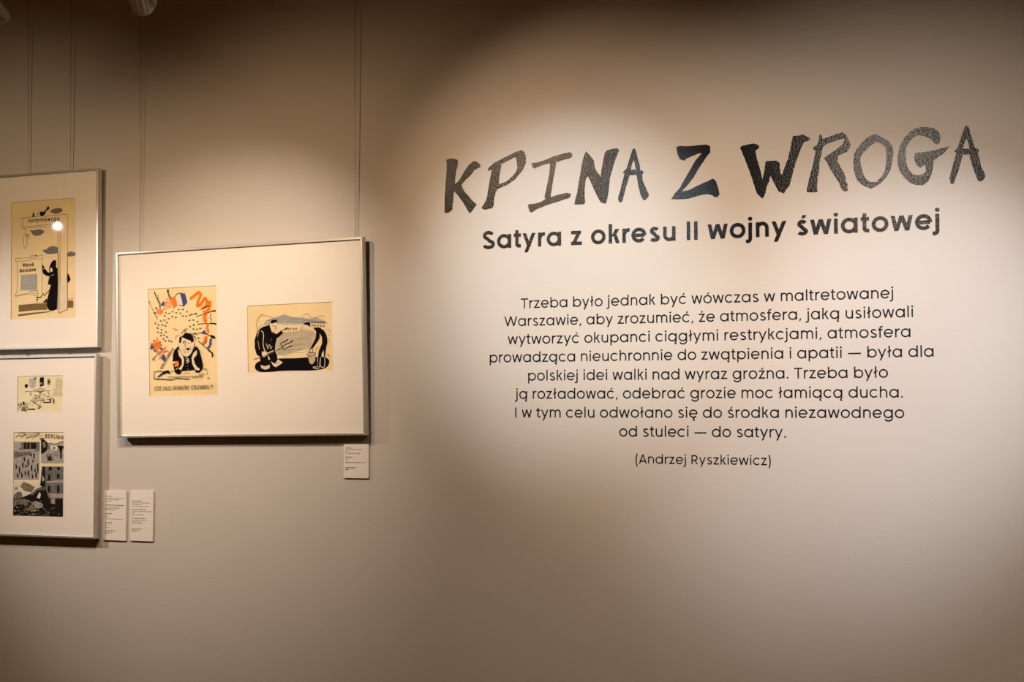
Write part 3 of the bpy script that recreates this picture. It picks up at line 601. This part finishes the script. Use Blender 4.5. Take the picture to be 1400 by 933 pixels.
# ---- upper left frame
qf = [(16.5,276.5),(104.8,271.3),(103.1,433.7),(14.5,437.2)]
f1 = Print(qf, .239, .3575, .02); f1.cr = (10, 265, 10.37); g = f1
g.L('sepia', .55, (220,345),(500,320),(865,295), smooth=False); g.L('sepia', .55, (220,345),(240,470),(700,430), smooth=False); g.L('sepia', .5, (195,360),(215,490),(690,460), smooth=False); g.L('sepia', .5, (195,360),(220,345)); g.L('sepia', .5, (215,490),(245,468))
g.L('sepia', .55, (865,295),(855,850),(850,1650), smooth=False); g.L('sepia', .55, (755,440),(750,850),(745,1640), smooth=False); g.L('sepia', .5, (722,455),(718,1000),(712,1640), smooth=False)
g.P('grey', [(610,255),(650,225),(700,208),(760,210),(795,235),(760,270),(700,290),(650,275)], True); g.P('grey', [(325,512),(390,520),(450,505),(500,515),(532,540),(490,580),(430,600),(380,590),(350,555)], True)
g.P('grey', [(500,800),(560,790),(600,755),(660,745),(724,765),(722,845),(650,855),(580,860),(530,835)], False); g.P('grey', [(857,850),(880,828),(920,825),(978,858),(930,890),(860,890)], True)
g.L('sepia', .7, (268,480),(260,540),(275,560)); g.L('sepia', .7, (265,575),(235,610),(235,730),(255,770),(280,730),(288,640),(270,575)); g.L('sepia', .8, (270,570),(320,580),(280,600),(320,620)); 
g.P('black', [(350,328),(372,300),(365,275),(378,262),(390,285),(398,325)]); g.P('black', [(465,265),(490,250),(515,265),(560,225),(575,190),(595,180),(608,200),(600,225),(560,245),(550,280),(520,315),(480,318),(470,290)]); g.L('grey', .9, (420,285),(445,275),(440,310))
g.T('sepia', 'norymberga', 300, 410, 752, 384, 48, 170, 550)
g.cr = (10, 345, 9.82)
g.L('sepia', .5, (110,85),(310,72),(480,38)); g.L('sepia', .5, (110,122),(240,118),(360,90),(475,95)); g.L('sepia', .5, (110,85),(112,125)); g.L('sepia', .5, (480,38),(475,95)); g.L('sepia', .5, (135,125),(130,480),(100,590)); g.L('sepia', .5, (472,95),(465,550))
g.L('sepia', .5, (95,600),(180,580),(250,565),(390,585)); g.L('sepia', .5, (95,585),(200,570),(290,550),(400,560)); g.L('sepia', .6, (305,70),(340,40),(395,45)); g.P('black', [(365,40),(400,38),(398,58)])
g.T('sepia', 'Wyrok', 203, 198, 360, 188, 50, 190); g.T('sepia', 'Narodów', 165, 274, 390, 256, 50, 190)
g.P('wash', [(188,305),(402,292),(402,510),(175,515)])
for i in range(16): g.L('grey', .25, (185, 318+i*12.4), (400, 306+i*12.4), smooth=False)
g.P('black', [(470,160),(495,190),(520,235),(545,270),(572,275),(562,235),(575,180),(600,130),(630,108),(655,110),(660,150),(655,205),(675,215),(678,400),(672,600),(665,765),(600,788),(560,780),(530,730),(525,690),(545,600),(560,540),(575,480),(585,440),(545,435),(555,380),(570,330),(520,315),(485,290),(472,240)])
g.P('skin', [(578,218),(600,210),(612,235),(610,262),(590,268),(575,245)]); g.L('skin', .5, (580,320),(630,300)); g.L('skin', .5, (480,235),(500,215),(515,235)); g.L('black', 1, (575,500),(520,560),(500,585),(480,555),(460,590),(440,610),(400,605)); g.spot('black', 402, 635, 12); g.L('black', 1.4, (385,605),(450,610)); g.L('sepia', .6, (400,640),(395,690)); g.P('black', [(470,675),(500,655),(530,620),(535,640),(520,680)])
g.L('sepia', .6, (285,522),(340,525),(405,520),(408,600))
g.P('brown', [(150,710),(350,692),(520,685),(535,770),(350,780),(150,803)]); g.P('brown', [(140,835),(300,815),(590,790),(560,803),(300,840),(140,862)]); g.P('brown', [(806,650),(882,648),(878,745),(804,742)])
g.P('skin', [(685,440),(805,430),(803,768),(690,815)]); g.L('sepia', .55, (690,0),(680,800),(692,818),(802,768),(808,0), smooth=False); g.L('sepia', .5, (712,0),(705,800), smooth=False)
g.P('black', [(808,280),(825,300),(848,370),(820,405),(806,412)]); g.L('grey', .6, (785,370),(800,335)); g.L('sepia', .6, (815,625),(850,630),(885,608))
F1C = (-2.705-.2105-.0, 2.0553)
F1W = .421
pf = local(qf, .024, F1C, .35)
picture('upper left aluminium frame, partly cut off, with a drawing of a gallows and black figure', F1C, F1W, .5330, -.35, F1LEAN if 'F1LEAN' in globals() else .6, .022,
        [(*pf, .239, .3575, f1, 'paper')])

# ---- lower left frame
qc = [(24,514.1),(86.4,514.1),(85.5,564.5),(24,563.6)]
c = Print(qc, .167, .1097, .02); c.cr = (20, 508, 15.04)
c.P('black', [(200,270),(270,255),(265,325),(215,345)]); c.P('wash', [(290,160),(395,130),(440,180),(430,310),(370,350),(310,320)]); c.P('wash2', [(330,170),(350,160),(350,330),(330,330)]); c.P('grey', [(395,135),(440,115),(450,165),(400,180)])
c.P('black', [(512,145),(540,122),(600,120),(602,295),(520,318)]); c.spot('wash', 548, 250, 24); c.L('black', .6, (535,262),(548,240),(562,258))
for t in range(8): c.L('black', 1.0, (705,220), (705+45*math.cos(t*.785+.2), 220+78*math.sin(t*.785+.2)), smooth=False)
c.L('sepia', .6, (210,408),(750,405)); c.L('sepia', .9, (380,382),(630,380)); c.L('sepia', .5, (480,350),(600,350)); c.P('grey', [(370,405),(620,405),(560,430),(540,462),(505,460),(500,425)])
def scrib(pr, x0, y0, x1, y1, n, m='grey', w=.55, ln_=22):
    for i in range(n):
        x = random.uniform(x0, x1); y = random.uniform(y0, y1); k = random.uniform(0, 6.28)
        pr.L(m, w, (x, y), (x+ln_*.6*math.cos(k), y+ln_*.6*math.sin(k)), (x+ln_*math.cos(k+.8), y+ln_*math.sin(k+.8)))
scrib(c, 370, 470, 630, 600, 40, 'grey', .55, 26); scrib(c, 80, 640, 270, 790, 36, 'grey', .6, 26); scrib(c, 250, 560, 460, 690, 16, 'sepia', .5, 24); scrib(c, 470, 680, 545, 780, 18, 'sepia', .5, 24); scrib(c, 505, 560, 620, 640, 14, 'grey', .5, 20)
c.P('black', [(165,620),(205,618),(210,700),(180,670)]); c.P('grey', [(135,790),(170,735),(215,740),(260,800),(230,812)]); c.L('black', 1.3, (270,775),(430,772)); c.P('black', [(395,620),(440,640),(410,665)]); c.L('black', 1.1, (590,640),(740,638)); c.P('black', [(720,565),(745,560),(745,640),(725,630)]); c.L('black', 1.6, (800,570),(808,665)); c.L('grey', .6, (660,570),(720,580),(760,550),(800,570)); c.L('wash', 1.5, (330,420),(330,490)); c.L('wash', 1.5, (695,420),(695,480)); c.L('sepia', .5, (650,520),(740,515))
for j in range(11):
    y = 170+j*34; x = 800 if j > 5 else 850
    while x < 970:
        l_ = random.uniform(12, 40); c.L('sepia', .45, (x, y+random.uniform(-6, 6)), (x+l_/2, y-7), (x+l_, y+5)); x += l_+14

qd = [(19.5,591.2),(87.9,591.2),(87,707),(18,706.1)]
d = Print(qd, .1848, .2518, .02); d.cr = (12, 585, 14.35)
d.L('sepia', 1.6, (140,190),(200,160),(270,160),(350,120)); d.L('sepia', 1.0, (240,205),(330,160),(420,120)); d.L('sepia', 1.6, (340,215),(400,185),(480,175),(620,115)); d.L('sepia', .8, (460,220),(560,170),(680,155)); d.L('sepia', 1.0, (180,130),(250,110),(330,105)); d.L('sepia', 1, (420,150),(520,110),(610,100)); d.P('sepia', [(600,210),(690,195),(700,240),(620,240)])
d.T('black', 'BERLI', 715, 205, 950, 215, 80, 130); d.T('black', 'NIE', 945, 222, 1085, 234, 74, 130)
d.P('ph1', [(105,278),(615,275),(600,930),(598,1028),(105,1028)]); d.P('ph2', [(200,285),(612,285),(612,460),(440,480),(200,465)]); d.P('ph1', [(105,285),(245,290),(245,405),(105,405)]); d.P('ph1', [(190,430),(470,425),(560,430),(470,475),(190,468)])
for x0, x1 in ((302,350),(368,418),(440,545)): d.P('ph3', [(x0,298),(x1,298),(x1,415),(x0,415)])
d.P('ph2', [(105,470),(450,480),(420,540),(300,560),(105,600)])
for x, y, h_ in [(500,560,130),(480,660,60),(385,690,150),(310,620,110),(280,740,130),(215,840,160),(455,800,150),(575,800,200),(150,770,90),(390,900,140),(330,900,90),(440,540,70),(540,930,120),(260,940,120),(175,950,90),(350,760,60),(470,960,90),(520,840,70)]:
    d.P('ph3', [(x-12,y-h_*.4),(x,y-h_*.5),(x+14,y-h_*.35),(x+16,y+h_*.2),(x+8,y+h_*.5),(x-4,y+h_*.45),(x-14,y+h_*.1)])
d.P('ph1', [(640,300),(760,300),(900,320),(1000,290),(1085,270),(1085,700),(640,700)]); d.P('ph3', [(640,240),(700,230),(780,310),(770,350),(760,440),(700,500),(640,515)]); d.P('ph4', [(660,290),(720,280),(740,380),(690,400)])
d.P('white', [(820,350),(960,360),(950,450),(830,430)]); d.P('ph2', [(870,375),(920,375),(915,425),(875,425)]); d.P('ph2', [(770,350),(820,350),(815,430),(770,430)]); d.P('ph3', [(950,350),(1085,360),(1085,400),(1055,420),(1045,600),(1010,615),(1015,500),(990,410)]); d.P('ph2', [(740,520),(830,510),(900,640),(760,660)]); d.P('ph3', [(780,570),(830,560),(850,650),(790,655)])
for i in range(5): d.L('ph2', .6, (840+i*20, 520+i*15), (1000, 450+i*22))
d.L('ph3', .8, (760,310),(850,305),(920,325),(1000,290),(1080,265))
d.cr = (12, 645, 13.93)
d.P('white', [(85,210),(600,212),(600,300),(480,500),(90,500)])
d.P('ph2', [(640,-95),(1045,-95),(1035,870),(640,870)]); d.P('ph3', [(635,-95),(700,-95),(705,300),(605,275),(625,60)])
d.P('ph1', [(720,190),(1040,150),(1040,215),(720,215)]); d.P('ph1', [(790,420),(1040,415),(1040,500),(790,500)])
for q in ([(750,60),(800,60),(800,175),(750,175)],[(920,45),(975,45),(970,130),(920,130)],[(750,275),(800,275),(795,400),(750,400)],[(925,265),(975,265),(970,405),(925,405)],[(770,-90),(830,-90),(825,-20),(770,-20)],[(930,-85),(985,-85),(980,-30),(930,-30)],[(885,515),(1030,515),(1030,650),(890,640)],[(750,515),(800,515),(800,600),(750,600)]): d.P('ph3', q)
d.P('ph1', [(640,-80),(650,-80),(640,60),(700,160),(640,200)]); d.L('ph1', 1, (790,400),(715,500),(680,600)); d.P('ph1', [(820,510),(885,515),(885,620),(820,620)])
d.P('ph3', [(85,520),(250,500),(420,430),(520,340),(620,300),(700,260),(715,350),(760,480),(760,600),(1035,640),(1032,872),(85,860)]); d.P('ph4', [(225,290),(280,200),(380,230),(510,300),(440,400),(300,370)]); d.P('ph2', [(95,460),(170,385),(250,400),(270,500),(100,525)])
d.P('ph4', [(100,540),(300,520),(420,560),(340,640),(180,620),(90,690)]); d.P('ph1', [(430,600),(520,560),(660,620),(650,680),(560,710),(480,650)]); d.P('ph4', [(330,740),(420,640),(560,700),(500,750),(380,760)]); d.P('white', [(540,500),(590,390),(620,430),(600,520)]); d.P('ph2', [(420,430),(520,340),(700,290),(700,350),(560,360),(450,470)])
for i in range(70):
    x = random.uniform(100, 1000); y = random.uniform(560, 850)
    if x > 680 and y < 680: continue
    r_ = random.uniform(10, 34); k = random.uniform(0, 3)
    d.P(random.choice(['ph1', 'ph4', 'ph4', 'ph2', 'ph3']), [(x+r_*math.cos(k+t)*random.uniform(.6, 1.2), y+r_*.6*math.sin(k+t)) for t in (0, 1.4, 2.8, 4.4)])
for i in range(60):
    x = random.uniform(95, 700); y = random.uniform(540, 860); r_ = random.uniform(6, 18); k = random.uniform(0, 3)
    d.P(random.choice(['ph1', 'ph3', 'ph4', 'ph3', 'white']), [(x+r_*1.4*math.cos(k+t)*random.uniform(.6, 1.2), y+r_*.5*math.sin(k+t)) for t in (0, 1.4, 2.8, 4.4)])
for i in range(3): d.L('sepia', .4, (110, 305+i*18), (180, 305+i*18))
F2C = (-2.7053-.2105, 1.4975)
pc = local(qc, .022, F2C, .35); pd = local(qd, .02, F2C, .35)
picture('lower left aluminium frame, partly cut off, with a small sketch above a photo collage', F2C, F1W, .5420, -.35, .2, .019,
        [(*pc, .167, .1097, c, 'paper_pale'), (*pd, .1848, .2518, d, 'paper_pale')])

# ================================================================ hanging wires
def wire(x, z0, z1, y0, y1, label):
    """steel wire from the rail down to z0, y0; hook and crimp at the end"""
    root = empty('hanging_wire', (x, y0, z0)); tag(root, label, 'wire', 'picture hanging wires')
    bm = bmesh.new(); n = 8; rings = []
    for z, y in ((z0, y0), (z1, y1)):
        rings.append([bm.verts.new((.0009*math.cos(6.283*i/n), y-y0+.0009*math.sin(6.283*i/n), z-z0)) for i in range(n)])
    for i in range(n): bm.faces.new((rings[0][i], rings[0][(i+1) % n], rings[1][(i+1) % n], rings[1][i]))
    bmobj('cable', bm, 'wire', root, True)
    bm = bmesh.new(); bmesh.ops.create_cone(bm, cap_ends=True, segments=10, radius1=.0022, radius2=.0022, depth=.012, matrix=Matrix.Translation((0, 0, .006)))
    bmobj('crimp', bm, 'wire', root)
    return root
def wx(px, py): return at(px, py, .014)[0]
wire(wx(190.8, 330), 2.062, 3.225, -.0125, -.0285, 'thin steel wire at the left end of the landscape frame')
wire(wx(485.5, 320), 2.070, 3.225, -.0125, -.0285, 'thin steel wire at the right end of the landscape frame')
wire(wx(38.6, 230), 1.765, 3.225, -.0065, -.0285, 'leftmost thin steel wire above the upper left frame')
wire(wx(96.5, 230), 1.765, 3.225, -.0065, -.0285, 'thin steel wire above the right half of the upper left frame')

# ================================================================ wall labels
def card(quad, label, rows):
    P = [at(x, y, .005) for x, y in quad]
    cx = sum(p[0] for p in P)/4; cz = sum(p[1] for p in P)/4
    w = (P[1][0]-P[0][0]+P[2][0]-P[3][0])/2; h = (P[0][1]-P[3][1]+P[1][1]-P[2][1])/2
    root = empty('wall_label', (cx, 0, cz)); tag(root, label, 'label', 'white caption cards beside the frames')
    bm = bmesh.new(); box(bm, -w/2, w/2, -.0052, -.0002, -h/2, h/2)
    o = bmobj('card', bm, 'card', root)
    bv = o.modifiers.new('bevel', 'BEVEL'); bv.width = .0005; bv.segments = 2
    f = Flat(); f.y = -.0053
    for v, u0, u1, bold in rows:       # row height fraction, start, end, weight: too small in the photo to read
        x = (u0-.5)*w; e = (u1-.5)*w; z = (.5-v)*h
        while x < e-.001:
            l = min(random.uniform(.004, .012), e-x); k = x
            while k < x+l:             # close-set strokes of unreadable small type
                hh = .0022*random.choice((.7, .7, 1.0)); f.poly([[(k, z-.0008), (k+.0007*bold, z-.0008), (k+.0007*bold, z-.0008+hh), (k, z-.0008+hh)]]); k += .00115
            f.poly([[(x, z-.0008), (x+l, z-.0008), (x+l, z-.0003), (x, z-.0003)]])
            x += l+.0016
    f.build('small_print', 'cardtext', root)
card([(141.4,671.4),(173.2,671.3),(171.7,739.6),(141.4,739.1)], 'white caption card left of its twin, beside the lower left frame',
     [(.115,.09,.38,1.6),(.155,.09,.92,1),(.185,.09,.70,1),(.22,.09,.33,1),(.29,.09,.92,1.6),(.325,.09,.78,1),(.36,.09,.72,1),(.39,.09,.5,1),(.46,.09,.38,1.6),(.495,.09,.28,1),(.53,.09,.2,1),(.57,.09,.85,1),(.64,.08,.37,1.6),(.675,.08,.37,1),(.705,.08,.18,1),(.745,.08,.3,1),(.805,.08,.56,1.3),(.835,.08,.42,1.2),(.86,.08,.28,1.2)])
card([(177.9,671.1),(209.6,672),(208.9,740.5),(177.9,740)], 'white caption card right of its twin, below the landscape frame',
     [(.205,.07,.52,1.6),(.24,.07,.9,1),(.275,.07,.5,1),(.31,.07,.8,1),(.375,.07,.66,1.6),(.41,.07,.92,1),(.445,.07,.2,1),(.48,.07,.6,1),(.55,.07,.66,1.6),(.585,.07,.72,1),(.62,.07,.5,1),(.655,.07,.55,1),(.755,.07,.55,1.3),(.785,.07,.4,1.2),(.81,.07,.25,1.2)])
card([(469.5,607.3),(504.2,608.1),(504.1,654.4),(470.1,654)], 'small white caption card under the right corner of the landscape frame',
     [(.115,.07,.34,1.6),(.165,.07,.72,1),(.215,.07,.17,1),(.27,.07,.65,1),(.38,.07,.35,1.6),(.43,.07,.25,1),(.485,.07,.17,1),(.54,.07,.84,1.2),(.69,.07,.54,1.2),(.73,.07,.4,1),(.76,.07,.22,1.4)])

# ================================================================ track lamps
def spotlight(p, t, w, a, b, c, lab):
    p = Vector(p); ax = (Vector(t)-p).normalized()
    q = ax.to_track_quat('-Z', 'Y')
    root = empty('track_spotlight', p); root.rotation_euler = q.to_euler(); tag(root, lab, 'lamp', 'white spotlights on the ceiling track')
    bm = bmesh.new(); n = 48; L = .095; rings = []
    for z in (-.002, 0, .012, .085, L):                      # ribbed cylinder body, lens at the origin, body behind it (+Z)
        rg = []
        for i in range(n):
            rib = .0016 if (i % 4 in (0, 1) and .005 < z < .09) else 0
            r = (.0235 if z <= .012 else .0225)-rib-(.004 if z == L else 0); an = 6.2832*i/n
            rg.append(bm.verts.new((r*math.cos(an), r*math.sin(an), z)))
        rings.append(rg)
    for r0, r1 in zip(rings, rings[1:]):
        for i in range(n): bm.faces.new((r0[i], r0[(i+1) % n], r1[(i+1) % n], r1[i]))
    bm.faces.new(rings[-1])
    # inner rim
    inn = [bm.verts.new((.0195*math.cos(6.2832*i/n), .0195*math.sin(6.2832*i/n), -.002)) for i in range(n)]
    dp = [bm.verts.new((.0185*math.cos(6.2832*i/n), .0185*math.sin(6.2832*i/n), .010)) for i in range(n)]
    for i in range(n):
        j = (i+1) % n; bm.faces.new((rings[0][j], rings[0][i], inn[i], inn[j])); bm.faces.new((inn[j], inn[i], dp[i], dp[j]))
    bmobj('lamp_body', bm, 'lampwhite', root)
    bm = bmesh.new(); bmesh.ops.create_circle(bm, cap_ends=True, radius=.0150, segments=24, matrix=Matrix.Translation((0, 0, .008)))
    bmobj('lens', bm, 'lens', root)
    bm = bmesh.new(); box(bm, .0265, .0305, -.011, .011, .010, .090); bmobj('side_arm', bm, 'lampwhite', root)
    bm = bmesh.new(); box(bm, .020, .028, -.006, .006, .066, .080); bmobj('pivot', bm, 'lampdark', root)
    # upright stem to the track adapter (world upright)
    inv = q.to_matrix().inverted()
    bm = bmesh.new(); s = q @ Vector((.0285, 0, .088))
    x, y, z = s; zt = 2.865-p.z
    box(bm, x-.005, x+.005, y-.005, y+.005, z, zt); bmobj('stem', bm, 'lampdark', root).rotation_euler = inv.to_euler()
    bm = bmesh.new(); box(bm, x-.045, x+.045, y-.014, y+.014, zt, zt+.03); bmobj('track_adapter', bm, 'lampwhite', root).rotation_euler = inv.to_euler()
    ld = bpy.data.lights.new('spot_beam', 'SPOT'); ld.energy = w; ld.color = c; ld.spot_size = R(a); ld.spot_blend = b; ld.shadow_soft_size = .012
    lo = bpy.data.objects.new('spot_beam', ld); COL.objects.link(lo); lo.parent = root; lo.location = (0, 0, -.004)
    return s.y+p.y
LL = ['smaller white track spotlight in the top left corner, at the left edge', 'white track spotlight cut off by the top edge, above the landscape frame',
      'track spotlight above the left frames, out of view', 'leftmost track spotlight, out of view', 'track spotlight over the start of the headline, out of view',
      'track spotlight nearest the wall over the headline, out of view', 'track spotlight over the right half of the paragraph, out of view', 'rightmost track spotlight, out of view']
ys = [spotlight(lab=l, **k) for k, l in zip(LAMPS, LL)]
for x0, x1, y0, y1, lab in ((-4.0, -1.1, -1.215, -.97, 'white lamp track in front of the pictures, out of view'),
                        (-1.8, .4, -1.48, -1.225, 'white lamp track in front of the lettering, out of view')):
    tr_ = empty('light_track', ((x0+x1)/2, (y0+y1)/2, 2.896)); tag(tr_, lab, 'lamp track')
    hw = (x1-x0)/2; hd = (y1-y0)/2
    bm = bmesh.new(); box(bm, -hw, hw, -hd, hd, 0, .03); bmobj('track_rail', bm, 'lampwhite', tr_)
    for x in (-hw*.8, hw*.8):
        bm = bmesh.new(); box(bm, x-.006, x+.006, -.006, .006, .03, .404); bmobj('suspension_rod', bm, 'lampwhite', tr_)
